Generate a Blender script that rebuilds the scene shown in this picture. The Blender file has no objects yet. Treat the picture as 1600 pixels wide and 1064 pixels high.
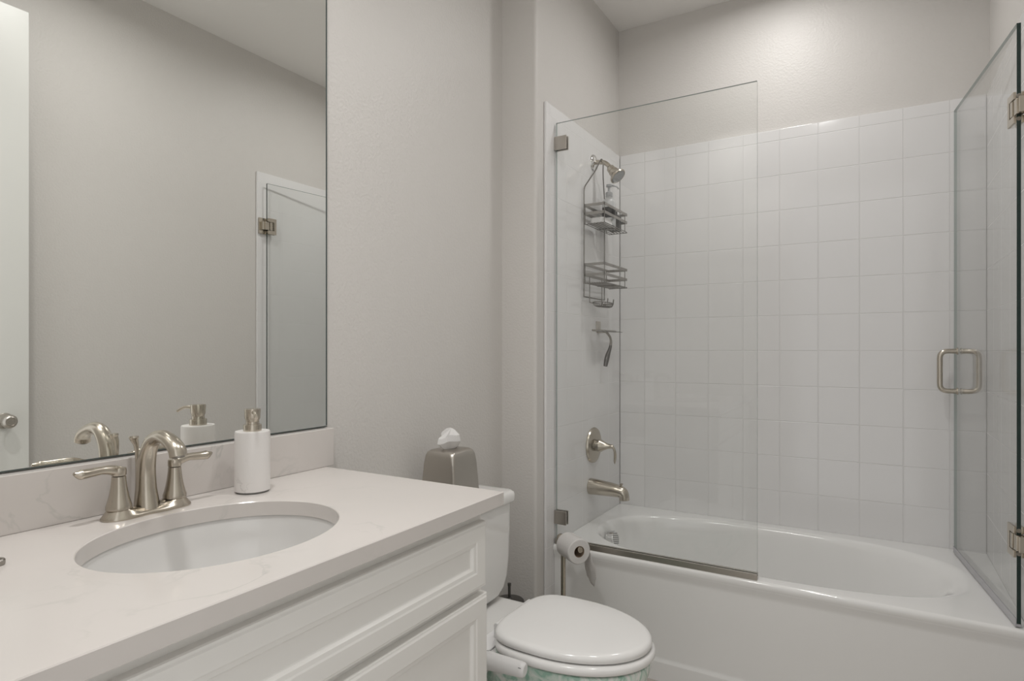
import bpy, bmesh, math, random
from mathutils import Vector, Matrix
random.seed(7)
C = bpy.context.scene.collection
S = bpy.context.scene
R = math.radians
PI = math.pi

# ---------------------------------------------------------------- camera, world, lights, exposure
cam_d = bpy.data.cameras.new('camera')
cam = bpy.data.objects.new('camera', cam_d)
C.objects.link(cam)
cam_d.sensor_width = 36.0
cam_d.lens = 949.0 / 1600.0 * 36.0
cam_d.shift_y = 13.0 / 1600.0
cam_d.clip_start = 0.02
cam.location = (1.30, 0.0, 1.24)
cam.rotation_euler = (R(90), 0, R(30.8))
S.camera = cam

w = bpy.data.worlds.new('world')
S.world = w
w.use_nodes = True
bg = w.node_tree.nodes['Background']
bg.inputs[0].default_value = (1.0, 0.99, 0.98, 1)
bg.inputs[1].default_value = 1.0


def disc_lamp(name, loc, watts, size, col=(1.0, 0.988, 0.97), spread=168):
    d = bpy.data.lights.new(name, 'AREA')
    d.shape = 'DISK'
    d.size = size
    d.spread = R(spread)
    d.energy = watts
    d.color = col
    o = bpy.data.objects.new(name, d)
    o.location = loc
    C.objects.link(o)
    return o


disc_lamp('tub_ceiling_lamp', (0.93, 2.53, 2.885), 5, 0.15, spread=170)
disc_lamp('vanity_ceiling_lamp', (0.5, 0.45, 2.885), 6.3, 0.16, spread=126)
disc_lamp('room_ceiling_lamp', (1.0, 1.2, 2.885), 6.5, 0.16, spread=165)

S.view_settings.view_transform = 'Standard'
S.view_settings.look = 'None'
S.view_settings.gamma = 1.0
S.view_settings.exposure = 0.10


# ---------------------------------------------------------------- materials
def mat(name, col, rough=0.5, metal=0.0, spec=0.5, coat=0.0, bump=None, trans=0.0, ior=1.45, sss=0.0):
    m = bpy.data.materials.new(name)
    m.use_nodes = True
    nt = m.node_tree
    b = nt.nodes['Principled BSDF']
    b.inputs['Base Color'].default_value = (*col, 1)
    b.inputs['Roughness'].default_value = rough
    b.inputs['Metallic'].default_value = metal
    b.inputs['Specular IOR Level'].default_value = spec
    b.inputs['Coat Weight'].default_value = coat
    b.inputs['Coat Roughness'].default_value = 0.05
    b.inputs['Transmission Weight'].default_value = trans
    b.inputs['IOR'].default_value = ior
    b.inputs['Subsurface Weight'].default_value = sss
    if bump:
        scale, strength, dist = bump
        tc = nt.nodes.new('ShaderNodeTexCoord')
        n = nt.nodes.new('ShaderNodeTexNoise')
        n.inputs['Scale'].default_value = scale
        n.inputs['Detail'].default_value = 3
        bp = nt.nodes.new('ShaderNodeBump')
        bp.inputs['Strength'].default_value = strength
        bp.inputs['Distance'].default_value = dist
        nt.links.new(tc.outputs['Object'], n.inputs['Vector'])
        nt.links.new(n.outputs['Fac'], bp.inputs['Height'])
        nt.links.new(bp.outputs['Normal'], b.inputs['Normal'])
    return m


def vein_mat(name, base, vein, scale, amount, rough, width=0.035):
    m = mat(name, base, rough)
    nt = m.node_tree
    b = nt.nodes['Principled BSDF']
    tc = nt.nodes.new('ShaderNodeTexCoord')
    n1 = nt.nodes.new('ShaderNodeTexNoise')
    n1.inputs['Scale'].default_value = scale
    n1.inputs['Detail'].default_value = 6
    n1.inputs['Distortion'].default_value = 1.2
    sub = nt.nodes.new('ShaderNodeMath'); sub.operation = 'SUBTRACT'; sub.inputs[1].default_value = 0.5
    ab = nt.nodes.new('ShaderNodeMath'); ab.operation = 'ABSOLUTE'
    mr = nt.nodes.new('ShaderNodeMapRange')
    mr.inputs['From Min'].default_value = 0.0
    mr.inputs['From Max'].default_value = width
    mr.inputs['To Min'].default_value = 1.0
    mr.inputs['To Max'].default_value = 0.0
    n2 = nt.nodes.new('ShaderNodeTexNoise')
    n2.inputs['Scale'].default_value = scale * 0.8
    n2.inputs['Detail'].default_value = 2
    mr2 = nt.nodes.new('ShaderNodeMapRange')
    mr2.inputs['From Min'].default_value = 0.5
    mr2.inputs['From Max'].default_value = 0.72
    mul = nt.nodes.new('ShaderNodeMath'); mul.operation = 'MULTIPLY'
    mul2 = nt.nodes.new('ShaderNodeMath'); mul2.operation = 'MULTIPLY'; mul2.inputs[1].default_value = amount
    n3 = nt.nodes.new('ShaderNodeTexNoise')
    n3.inputs['Scale'].default_value = scale * 0.5
    n3.inputs['Detail'].default_value = 5
    mr3 = nt.nodes.new('ShaderNodeMapRange')
    mr3.inputs['From Min'].default_value = 0.35
    mr3.inputs['From Max'].default_value = 0.7
    mr3.inputs['To Max'].default_value = 0.12
    mx0 = nt.nodes.new('ShaderNodeMix'); mx0.data_type = 'RGBA'
    mx0.inputs['A'].default_value = (*base, 1)
    mx0.inputs['B'].default_value = (*vein, 1)
    mx = nt.nodes.new('ShaderNodeMix'); mx.data_type = 'RGBA'
    mx.inputs['B'].default_value = (*vein, 1)
    L = nt.links.new
    for n in (n1, n2, n3):
        L(tc.outputs['Object'], n.inputs['Vector'])
    L(n1.outputs['Fac'], sub.inputs[0]); L(sub.outputs[0], ab.inputs[0]); L(ab.outputs[0], mr.inputs['Value'])
    L(n2.outputs['Fac'], mr2.inputs['Value'])
    L(mr.outputs['Result'], mul.inputs[0]); L(mr2.outputs['Result'], mul.inputs[1])
    L(mul.outputs[0], mul2.inputs[0])
    L(n3.outputs['Fac'], mr3.inputs['Value']); L(mr3.outputs['Result'], mx0.inputs['Factor'])
    L(mx0.outputs['Result'], mx.inputs['A'])
    L(mul2.outputs[0], mx.inputs['Factor'])
    L(mx.outputs['Result'], b.inputs['Base Color'])
    return m


def tile_mat(name, axis, relief):
    m = mat(name, (0.80, 0.80, 0.79), 0.10)
    nt = m.node_tree
    b = nt.nodes['Principled BSDF']
    tc = nt.nodes.new('ShaderNodeTexCoord')
    sp = nt.nodes.new('ShaderNodeSeparateXYZ')
    cb = nt.nodes.new('ShaderNodeCombineXYZ')
    br = nt.nodes.new('ShaderNodeTexBrick')
    br.offset = 0.0; br.offset_frequency = 1; br.squash = 1.0; br.squash_frequency = 1
    br.inputs['Scale'].default_value = 1.0
    br.inputs['Brick Width'].default_value = 0.1575
    br.inputs['Row Height'].default_value = 0.159
    br.inputs['Mortar Size'].default_value = 0.0022
    br.inputs['Mortar Smooth'].default_value = 0.6
    br.inputs['Color1'].default_value = (0.782, 0.773, 0.768, 1)
    br.inputs['Color2'].default_value = (0.776, 0.767, 0.762, 1)
    br.inputs['Mortar'].default_value = (0.775, 0.766, 0.761, 1)
    bp = nt.nodes.new('ShaderNodeBump')
    bp.invert = True
    bp.inputs['Strength'].default_value = relief
    bp.inputs['Distance'].default_value = 0.0022
    mr = nt.nodes.new('ShaderNodeMapRange')
    mr.inputs['To Min'].default_value = 0.09
    mr.inputs['To Max'].default_value = 0.3
    n = nt.nodes.new('ShaderNodeTexNoise')
    n.inputs['Scale'].default_value = 9
    bp2 = nt.nodes.new('ShaderNodeBump')
    bp2.inputs['Strength'].default_value = 0.12
    bp2.inputs['Distance'].default_value = 0.004
    L = nt.links.new
    L(tc.outputs['Object'], sp.inputs[0])
    L(sp.outputs['X' if axis == 'x' else 'Y'], cb.inputs['X'])
    L(sp.outputs['Z'], cb.inputs['Y'])
    L(cb.outputs[0], br.inputs['Vector'])
    L(br.outputs['Color'], b.inputs['Base Color'])
    L(br.outputs['Fac'], mr.inputs['Value']); L(mr.outputs['Result'], b.inputs['Roughness'])
    L(tc.outputs['Object'], n.inputs['Vector']); L(n.outputs['Fac'], bp2.inputs['Height'])
    L(br.outputs['Fac'], bp.inputs['Height'])
    L(bp2.outputs['Normal'], bp.inputs['Normal'])
    L(bp.outputs['Normal'], b.inputs['Normal'])
    return m


def glass_mat(name, tint):
    m = bpy.data.materials.new(name)
    m.use_nodes = True
    nt = m.node_tree
    nt.nodes.remove(nt.nodes['Principled BSDF'])
    out = nt.nodes['Material Output']
    t = nt.nodes.new('ShaderNodeBsdfTransparent'); t.inputs[0].default_value = (*tint, 1)
    g = nt.nodes.new('ShaderNodeBsdfGlossy'); g.inputs['Roughness'].default_value = 0.0
    lw = nt.nodes.new('ShaderNodeLayerWeight')
    pw = nt.nodes.new('ShaderNodeMath'); pw.operation = 'POWER'; pw.inputs[1].default_value = 5
    ml = nt.nodes.new('ShaderNodeMath'); ml.operation = 'MULTIPLY_ADD'
    ml.inputs[1].default_value = 0.93; ml.inputs[2].default_value = 0.04
    mx = nt.nodes.new('ShaderNodeMixShader')
    L = nt.links.new
    L(lw.outputs['Facing'], pw.inputs[0]); L(pw.outputs[0], ml.inputs[0]); L(ml.outputs[0], mx.inputs[0])
    L(t.outputs[0], mx.inputs[1]); L(g.outputs[0], mx.inputs[2]); L(mx.outputs[0], out.inputs[0])
    return m


def leaf_mat(name):
    # glossy porcelain with soft green leaf-like strokes mixed into its colour
    m = mat(name, (0.8, 0.85, 0.8), 0.12, coat=0.3)
    nt = m.node_tree
    b = nt.nodes['Principled BSDF']
    tc = nt.nodes.new('ShaderNodeTexCoord')
    mp = nt.nodes.new('ShaderNodeMapping')
    mp.inputs['Rotation'].default_value = (0.5, 0.7, 0.6)
    mp.inputs['Scale'].default_value = (1.0, 2.6, 1.0)
    n = nt.nodes.new('ShaderNodeTexNoise')
    n.inputs['Scale'].default_value = 14; n.inputs['Detail'].default_value = 4
    n.inputs['Distortion'].default_value = 2.0
    r = nt.nodes.new('ShaderNodeValToRGB')
    e = r.color_ramp.elements
    e[0].position = 0.36; e[0].color = (0.36, 0.56, 0.46, 1)
    e[1].position = 0.62; e[1].color = (0.84, 0.86, 0.82, 1)
    x = e.new(0.47); x.color = (0.62, 0.74, 0.66, 1)
    L = nt.links.new
    L(tc.outputs['Object'], mp.inputs[0]); L(mp.outputs[0], n.inputs['Vector'])
    L(n.outputs['Fac'], r.inputs[0]); L(r.outputs[0], b.inputs['Base Color'])
    return m


M = {}
M['wall'] = mat('wall_paint', (0.655, 0.632, 0.605), 0.42, spec=0.35, bump=(120, 0.32, 0.004))
M['ceiling'] = mat('ceiling_paint', (0.86, 0.84, 0.81), 0.8, bump=(90, 0.15, 0.003))
M['floor'] = mat('floor_tile', (0.50, 0.46, 0.42), 0.35, bump=(8, 0.05, 0.002))
M['trim'] = mat('trim_paint', (0.78, 0.77, 0.75), 0.3)
M['door'] = mat('door_paint', (0.74, 0.74, 0.71), 0.35)
M['cab'] = mat('cabinet_paint', (0.80, 0.785, 0.755), 0.32)
M['quartz'] = vein_mat('white_quartz', (0.67, 0.63, 0.602), (0.36, 0.375, 0.345), 5.5, 0.42, 0.13, 0.022)
M['marble'] = vein_mat('white_marble', (0.80, 0.775, 0.755), (0.25, 0.24, 0.235), 9.0, 0.45, 0.3, 0.016)
M['tile_x'] = tile_mat('white_square_tile_across', 'x', 0.62)
M['tile_y'] = tile_mat('white_square_tile_along', 'y', 0.3)
M['tub'] = mat('tub_enamel', (0.84, 0.835, 0.82), 0.10, coat=0.3)
M['porcelain'] = mat('porcelain', (0.77, 0.76, 0.74), 0.08, coat=0.4)
M['seat'] = mat('seat_plastic', (0.81, 0.80, 0.785), 0.14)
M['nickel'] = mat('brushed_nickel', (0.53, 0.485, 0.415), 0.25, 1.0)
M['steel'] = mat('brushed_steel', (0.50, 0.47, 0.43), 0.33, 1.0)
M['dark_nickel'] = mat('dark_nickel', (0.36, 0.34, 0.31), 0.3, 1.0)
M['chrome'] = mat('chrome', (0.82, 0.82, 0.82), 0.06, 1.0)
M['wire'] = mat('satin_wire', (0.21, 0.20, 0.185), 0.35, 1.0)
M['caddy_bar'] = mat('satin_flat_bar', (0.36, 0.345, 0.325), 0.42, 1.0)
M['sink_glaze'] = mat('sink_glaze', (0.70, 0.69, 0.675), 0.1, coat=0.3)
M['bronze'] = mat('dark_metal', (0.16, 0.155, 0.15), 0.35, 0.9)
M['mirror'] = mat('mirror_silver', (0.945, 0.955, 0.935), 0.0, 1.0)
M['mirror_edge'] = mat('mirror_edge', (0.10, 0.12, 0.115), 0.3, 0.6)
M['glass'] = glass_mat('clear_glass', (0.992, 0.996, 0.993))
M['glass_edge'] = mat('glass_edge', (0.012, 0.03, 0.026), 0.12, spec=0.6)
M['glass_edge_light'] = mat('glass_edge_polished', (0.30, 0.36, 0.34), 0.15, spec=0.6)
M['sweep'] = mat('clear_vinyl', (0.62, 0.61, 0.64), 0.25, trans=0.3)
M['black'] = mat('black_plastic', (0.02, 0.02, 0.021), 0.3)
M['white_plastic'] = mat('white_plastic', (0.80, 0.79, 0.785), 0.3)
M['clear_plastic'] = mat('frosted_plastic', (0.82, 0.83, 0.83), 0.2, trans=0.35)
M['grey_plastic'] = mat('grey_plastic', (0.42, 0.43, 0.44), 0.3)
M['tissue'] = mat('tissue_paper', (0.84, 0.83, 0.82), 0.95, bump=(160, 0.3, 0.002))
M['paper'] = mat('toilet_paper', (0.84, 0.82, 0.80), 0.95, bump=(220, 0.3, 0.002))
for k_ in ('tissue', 'paper'):
    nt_ = M[k_].node_tree
    b_ = nt_.nodes['Principled BSDF']
    tl_ = nt_.nodes.new('ShaderNodeBsdfTranslucent')
    tl_.inputs[0].default_value = (0.84, 0.82, 0.80, 1)
    mx_ = nt_.nodes.new('ShaderNodeMixShader')
    mx_.inputs[0].default_value = 0.25
    nt_.links.new(b_.outputs[0], mx_.inputs[1])
    nt_.links.new(tl_.outputs[0], mx_.inputs[2])
    nt_.links.new(mx_.outputs[0], nt_.nodes['Material Output'].inputs[0])
M['card'] = mat('cardboard', (0.30, 0.22, 0.16), 0.9)
M['leaf'] = leaf_mat('green_leaf_pattern')
M['rubber'] = mat('grey_rubber', (0.22, 0.22, 0.21), 0.6)

# ---------------------------------------------------------------- helpers
WL = {}


def empty(name, loc, label, cat, group=None):
    o = bpy.data.objects.new(name, None)
    o.empty_display_size = 0.05
    o.location = loc
    C.objects.link(o)
    WL[o] = Vector(loc)
    o['label'] = label
    o['category'] = cat
    if group:
        o['group'] = group
    return o


def tag(o, label, cat, group=None):
    o['label'] = label
    o['category'] = cat
    if group:
        o['group'] = group
    return o


def obj(name, bm, m, parent=None, loc=None, smooth=True, ang=35, label=None, recalc=True):
    """link a bmesh whose vertices are in world coordinates as one object"""
    mats = m if isinstance(m, (list, tuple)) else [m]
    pl = WL[parent] if parent is not None else Vector((0, 0, 0))
    if loc is None:
        if parent is not None:
            loc = pl
        else:
            vs = [v.co for v in bm.verts]
            lo = [min(v[i] for v in vs) for i in range(3)]
            hi = [max(v[i] for v in vs) for i in range(3)]
            loc = ((lo[0] + hi[0]) / 2, (lo[1] + hi[1]) / 2, lo[2])
    loc = Vector(loc)
    if recalc:
        bmesh.ops.recalc_face_normals(bm, faces=bm.faces[:])
    bmesh.ops.translate(bm, verts=bm.verts[:], vec=-loc)
    me = bpy.data.meshes.new(name)
    bm.to_mesh(me)
    bm.free()
    for k in mats:
        me.materials.append(k)
    if smooth:
        me.shade_smooth()
        me.set_sharp_from_angle(angle=R(ang))
    o = bpy.data.objects.new(name, me)
    C.objects.link(o)
    if smooth:
        wn = o.modifiers.new('face_weighted_normals', 'WEIGHTED_NORMAL')
        wn.keep_sharp = True
        wn.weight = 50
    if parent is not None:
        o.parent = parent
        o.location = loc - pl
    else:
        o.location = loc
    WL[o] = loc
    if label:
        o['label'] = label
    return o


def struct(name, bm, m, parent=None, **k):
    o = obj(name, bm, m, parent, **k)
    if parent is None:
        o['kind'] = 'structure'
    return o


def B():
    return bmesh.new()


def box(bm, a, b, bev=0.0, seg=2, mi=0):
    a = Vector(a); b = Vector(b)
    r = bmesh.ops.create_cube(bm, size=1.0)
    vs = r['verts']
    bmesh.ops.scale(bm, vec=(b - a), verts=vs)
    bmesh.ops.translate(bm, vec=(a + b) / 2, verts=vs)
    fs = set(f for v in vs for f in v.link_faces)
    for f in fs:
        f.material_index = mi
    if bev > 0:
        es = list(set(e for v in vs for e in v.link_edges))
        bmesh.ops.bevel(bm, geom=es, offset=bev, segments=seg, profile=0.5, affect='EDGES')
    return bm


def frame_of(d):
    d = d.normalized()
    up = Vector((0, 0, 1)) if abs(d.z) < 0.95 else Vector((1, 0, 0))
    a = d.cross(up).normalized()
    return a, a.cross(d).normalized()


def loft(bm, rings, cap0=True, cap1=True, closed=True, mi=0):
    vs = [[bm.verts.new(p) for p in r] for r in rings]
    n = len(vs[0])
    for i in range(len(vs) - 1):
        for j in range(n if closed else n - 1):
            k = (j + 1) % n
            f = bm.faces.new((vs[i][j], vs[i][k], vs[i + 1][k], vs[i + 1][j]))
            f.material_index = mi
    if cap0:
        f = bm.faces.new(vs[0][::-1]); f.material_index = mi
    if cap1:
        f = bm.faces.new(vs[-1]); f.material_index = mi
    return vs


def tube(bm, pts, rad, seg=12, caps=True, flat=1.0):
    """tube along a polyline; rad is a number or a list; parallel-transported frame; flat squashes one axis"""
    P = [Vector(p) for p in pts]
    n = len(P)
    rr = rad if isinstance(rad, (list, tuple)) else [rad] * n
    rings = []
    t = (P[1] - P[0]).normalized()
    a, b = frame_of(t)
    for i in range(n):
        if i == 0:
            ti = (P[1] - P[0]).normalized()
        elif i == n - 1:
            ti = (P[-1] - P[-2]).normalized()
        else:
            ti = ((P[i + 1] - P[i]).normalized() + (P[i] - P[i - 1]).normalized()).normalized()
        a = (a - ti * a.dot(ti)).normalized()
        b = ti.cross(a).normalized()
        fl = flat[i] if isinstance(flat, (list, tuple)) else flat
        rings.append([P[i] + (a * math.cos(2 * PI * j / seg) + b * fl * math.sin(2 * PI * j / seg)) * rr[i] for j in range(seg)])
    loft(bm, rings, caps, caps)
    return bm


def smooth_path(pts, n=8):
    """Catmull-Rom through the points"""
    P = [Vector(p) for p in pts]
    P = [P[0] * 2 - P[1]] + P + [P[-1] * 2 - P[-2]]
    out = []
    for i in range(1, len(P) - 2):
        p0, p1, p2, p3 = P[i - 1:i + 3]
        for k in range(n):
            t = k / n
            out.append(0.5 * ((2 * p1) + (p2 - p0) * t + (2 * p0 - 5 * p1 + 4 * p2 - p3) * t * t + (3 * p1 - p0 - 3 * p2 + p3) * t ** 3))
    out.append(P[-2])
    return out


def lerp_list(vals, n):
    m = len(vals) - 1
    out = []
    for i in range(n):
        t = i / (n - 1) * m
        k = min(int(t), m - 1)
        out.append(vals[k] + (vals[k + 1] - vals[k]) * (t - k))
    return out


def lathe(bm, prof, c=(0, 0, 0), axis=(0, 0, 1), seg=32, cap0=True, cap1=True, mi=0):
    """prof: (radius, height) pairs along the axis from c"""
    c = Vector(c); ax = Vector(axis).normalized()
    a, b = frame_of(ax)
    rings = []
    for r, h in prof:
        r = max(r, 0.0002)
        rings.append([c + ax * h + (a * math.cos(2 * PI * j / seg) + b * math.sin(2 * PI * j / seg)) * r for j in range(seg)])
    loft(bm, rings, cap0, cap1, mi=mi)
    return bm


def fillet(pts, r, n=6):
    """polyline with rounded corners"""
    P = [Vector(p) for p in pts]
    out = [P[0]]
    for i in range(1, len(P) - 1):
        a = (P[i - 1] - P[i]); b = (P[i + 1] - P[i])
        k = min(r, a.length * 0.49, b.length * 0.49)
        s = P[i] + a.normalized() * k
        e = P[i] + b.normalized() * k
        for j in range(n + 1):
            t = j / n
            out.append(s * (1 - t) ** 2 + P[i] * 2 * t * (1 - t) + e * t * t)
    out.append(P[-1])
    return out


def rrect(cx, cy, hx, hy, r, z, n=6):
    """rounded rectangle ring in the horizontal plane"""
    pts = []
    r = min(r, hx * 0.99, hy * 0.99)
    for q, (sx, sy) in enumerate(((1, 1), (-1, 1), (-1, -1), (1, -1))):
        for j in range(n + 1):
            a = q * PI / 2 + j / n * PI / 2
            pts.append(Vector((cx + sx * (hx - r) + r * math.cos(a), cy + sy * (hy - r) + r * math.sin(a), z)))
    return pts


def superell(cx, cy, a, b, p, z, n=96):
    out = []
    for j in range(n):
        t = 2 * PI * j / n
        c, s = math.cos(t), math.sin(t)
        out.append(Vector((cx + a * math.copysign(abs(c) ** (2 / p), c), cy + b * math.copysign(abs(s) ** (2 / p), s), z)))
    return out


def rect_ring(ring, cx, cy, x0, x1, y0, y1, z):
    """points of a rectangle matching a closed ring, seen from the centre"""
    out = []
    for p in ring:
        d = Vector((p.x - cx, p.y - cy))
        k = 1e9
        if d.x > 1e-9: k = min(k, (x1 - cx) / d.x)
        if d.x < -1e-9: k = min(k, (x0 - cx) / d.x)
        if d.y > 1e-9: k = min(k, (y1 - cy) / d.y)
        if d.y < -1e-9: k = min(k, (y0 - cy) / d.y)
        out.append(Vector((cx + d.x * k, cy + d.y * k, z)))
    for X in (x0, x1):
        for Y in (y0, y1):
            j = min(range(len(out)), key=lambda q: (out[q].x - X) ** 2 + (out[q].y - Y) ** 2)
            out[j] = Vector((X, Y, z))
    return out


def copy_tree(o, parent=None, offset=None):
    c = o.copy()
    C.objects.link(c)
    if parent is not None:
        c.parent = parent
    for ch in list(o.children):
        copy_tree(ch, c)
    return c


# ---------------------------------------------------------------- room shell
XR = 1.69      # right wall
YB = 3.00      # back wall (painted)
YT = 2.985     # tile face on the back wall
YN = 0.15      # near wall
XP = 0.17      # tile face on the plumbing wall
ZC = 2.89
YRET = 2.10    # wall return before the tub
ZTILE = 2.237
RIM = 0.44

bm = B(); box(bm, (-0.12, YN - 0.12, -0.06), (XR + 0.12, YB + 0.12, 0.0)); struct('floor', bm, M['floor'])
bm = B(); box(bm, (-0.12, YN - 0.12, ZC), (XR + 0.12, YB + 0.12, ZC + 0.08)); struct('ceiling', bm, M['ceiling'])

# left wall with its rounded jog before the tub
bm = B()
xs = XP - 0.012
prof = [(-0.12, YN - 0.12), (0, YN - 0.12), (0, YRET)]
rc = 0.012
for j in range(7):
    a = -PI / 2 + j / 6 * PI / 2
    prof.append((xs - rc + rc * math.cos(a), YRET + rc + rc * math.sin(a)))
prof += [(xs, YB + 0.12), (-0.12, YB + 0.12)]
loft(bm, [[Vector((x, y, 0)) for x, y in prof], [Vector((x, y, ZC)) for x, y in prof]])
wall_left = struct('wall_left', bm, M['wall'])
bm = B(); box(bm, (xs, YB, 0), (XR, YB + 0.12, ZC)); wall_back = struct('wall_back', bm, M['wall'])
bm = B(); box(bm, (XR, YN - 0.12, 0), (XR + 0.12, YB + 0.12, ZC)); wall_right = struct('wall_right', bm, M['wall'])
# near wall with the doorway the view is taken from
bm = B()
box(bm, (0, YN - 0.12, 0), (0.70, YN, ZC))
box(bm, (1.64, YN - 0.12, 0), (XR, YN, ZC))
box(bm, (0.70, YN - 0.12, 2.60), (1.64, YN, ZC))
struct('wall_front', bm, M['wall'])

# tile on the three tub walls
ZA = 1.231 - 0.159 * 8
bm = B(); box(bm, (xs + 0.012, YT, RIM - 0.02), (XR - 0.012, YB, ZTILE), 0.004)
struct('tile_panel', bm, M['tile_x'], wall_back, loc=(1.5615 - 0.1575 * 10, YT, ZA))
bm = B(); box(bm, (xs, 2.165, 0.0), (XP, YT, ZTILE), 0.004)
struct('tile_panel', bm, M['tile_y'], wall_left, loc=(xs, YT - 0.1575 * 8, ZA))
bm = B(); box(bm, (XR - 0.012, 2.19, 0.0), (XR, YT, ZTILE), 0.004)
struct('tile_panel', bm, M['tile_y'], wall_right, loc=(XR, YT - 0.1575 * 8, ZA))

# baseboard
bm = B()
box(bm, (0.0, 1.17, 0), (0.014, YRET, 0.13), 0.003)
box(bm, (0.0, YRET - 0.014, 0), (xs, YRET, 0.13), 0.003)
struct('baseboard_left', bm, M['trim'])

# open door against the right wall, seen in the mirror
bm = B(); box(bm, (1.60, 0.185, 0.012), (1.638, 1.092, 2.578), 0.002)
door = struct('door_1', bm, M['door'])
door['label'] = 'white painted door standing open, seen at the left edge of the mirror'
ky, kz = 1.010, 0.962
bm = B()
lathe(bm, [(0.030, 0), (0.031, 0.004), (0.028, 0.009), (0.014, 0.013), (0.0125, 0.026), (0.018, 0.033), (0.0255, 0.044), (0.0265, 0.052), (0.023, 0.060), (0.0165, 0.064), (0.0155, 0.0615), (0.008, 0.0615), (0.0075, 0.0635), (0.0, 0.0635)],
      (1.600, ky, kz), (-1, 0, 0), 32)
k = obj('door_knob', bm, M['steel'], door)
bm = B(); box(bm, (1.606, 1.0915, 0.955), (1.632, 1.0935, 1.005), 0.0005); obj('latch_plate', bm, M['nickel'], door)

# ---------------------------------------------------------------- vanity
CT = 0.922      # counter top height
CTB = 0.892
CX = 0.592      # counter front
CY1 = 1.152     # counter right end
VY0, VY1 = YN + 0.004, 1.108
FX = 0.560      # face-frame plane


def raised_front(name, y0, y1, z0, z1, parent, fr=0.05, th=0.020):
    """shaker-like front with a stepped ogee round the recessed panel, facing +x"""
    bm = B()
    x0 = FX; x1 = FX + th

    def ring(ins, x):
        return [Vector((x, y0 + ins, z0 + ins)), Vector((x, y1 - ins, z0 + ins)), Vector((x, y1 - ins, z1 - ins)), Vector((x, y0 + ins, z1 - ins))]
    rs = [ring(0, x0), ring(0, x1 - 0.006), ring(0.0015, x1 - 0.003), ring(0.005, x1 - 0.0025), ring(0.008, x1), ring(fr - 0.014, x1),
          ring(fr - 0.011, x1 - 0.002), ring(fr - 0.004, x1 - 0.003), ring(fr, x1 - 0.009), ring(fr + 0.002, x1 - 0.010)]
    loft(bm, rs)
    return obj(name, bm, M['cab'], parent, smooth=False)


van = empty('vanity_cabinet', (0.29, 0.63, 0), 'white painted vanity cabinet under the quartz counter', 'cabinet')
bm = B()
shell_pts = [(0.004, VY0), (FX, VY0), (FX, VY1), (0.004, VY1)]
inner_pts = [(0.016, VY0 + 0.018), (FX - 0.019, VY0 + 0.018), (FX - 0.019, VY1 - 0.018), (0.016, VY1 - 0.018)]
zt = CTB - 0.0005
loft(bm, [[Vector((x, y, 0.118)) for x, y in inner_pts], [Vector((x, y, zt)) for x, y in inner_pts], [Vector((x, y, zt)) for x, y in shell_pts], [Vector((x, y, 0.10)) for x, y in shell_pts]])
obj('carcass', bm, M['cab'], van, smooth=False)
bm = B(); box(bm, (0.44, VY0, 0.0), (0.458, VY1, 0.10)); obj('toe_kick', bm, M['cab'], van)
raised_front('drawer_front', VY0 + 0.012, VY1 - 0.006, 0.728, 0.868, van, 0.05)
raised_front('door', VY0 + 0.012, 0.632, 0.135, 0.712, van, 0.055)
raised_front('door', 0.636, VY1 - 0.001, 0.135, 0.712, van, 0.055)

# counter with an oval cut-out
SX, SY, SA, SB = 0.315, 0.655, 0.180, 0.214
bm = B()
N = 120
ell = superell(SX, SY, SA, SB, 2.0, CT, N)


def ering(da, z):
    return superell(SX, SY, SA + da, SB + da, 2.0, z, N)


def erect(d, z):
    return rect_ring(ell, SX, SY, 0.001 + 0, CX - d, YN + 0.001, CY1 - d, z)


rs = [ering(0.0, CTB), ering(0.0, CT - 0.0015), ering(0.0015, CT), erect(0.0015, CT), erect(0.0, CT - 0.0015), erect(0.0, CTB + 0.0015), erect(0.0015, CTB), ering(0.0, CTB)]
vs = loft(bm, rs[:-1], False, False)
for j in range(N):
    k2 = (j + 1) % N
    bm.faces.new((vs[-1][j], vs[-1][k2], vs[0][k2], vs[0][j]))
tag(obj('countertop', bm, M['quartz'], ang=30), 'white veined quartz countertop with an oval sink cut-out', 'countertop')
bm = B(); box(bm, (0.001, YN + 0.001, CT), (0.031, 1.178, 1.0236), 0.002)
tag(obj('backsplash', bm, M['quartz']), 'low white quartz backsplash strip under the mirror', 'backsplash')

# sink
sink = empty('sink_basin', (SX, SY, 0.74), 'white oval undermount sink set below the quartz counter', 'sink')
bm = B()
prof = [(0.022, CTB - 0.001), (0.004, CTB - 0.001), (0.002, CTB - 0.006), (-0.004, CTB - 0.04), (-0.014, CTB - 0.08), (-0.035, CTB - 0.115), (-0.07, CTB - 0.138), (-0.12, CTB - 0.148), (-0.155, CTB - 0.150)]
rs = [ering(d, z) for d, z in prof]
outer = [ering(d + 0.012, z - 0.012) for d, z in prof[1:]]
loft(bm, list(reversed(outer)) + [ering(0.022, CTB - 0.012)] + rs, True, True)
obj('bowl', bm, M['sink_glaze'], sink, ang=60)
bm = B(); lathe(bm, [(0.024, 0), (0.024, 0.003), (0.019, 0.0045), (0.017, 0.003), (0.016, 0.006), (0.0, 0.007)], (SX, SY, CTB - 0.150), seg=28)
obj('drain', bm, M['nickel'], sink)

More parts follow.
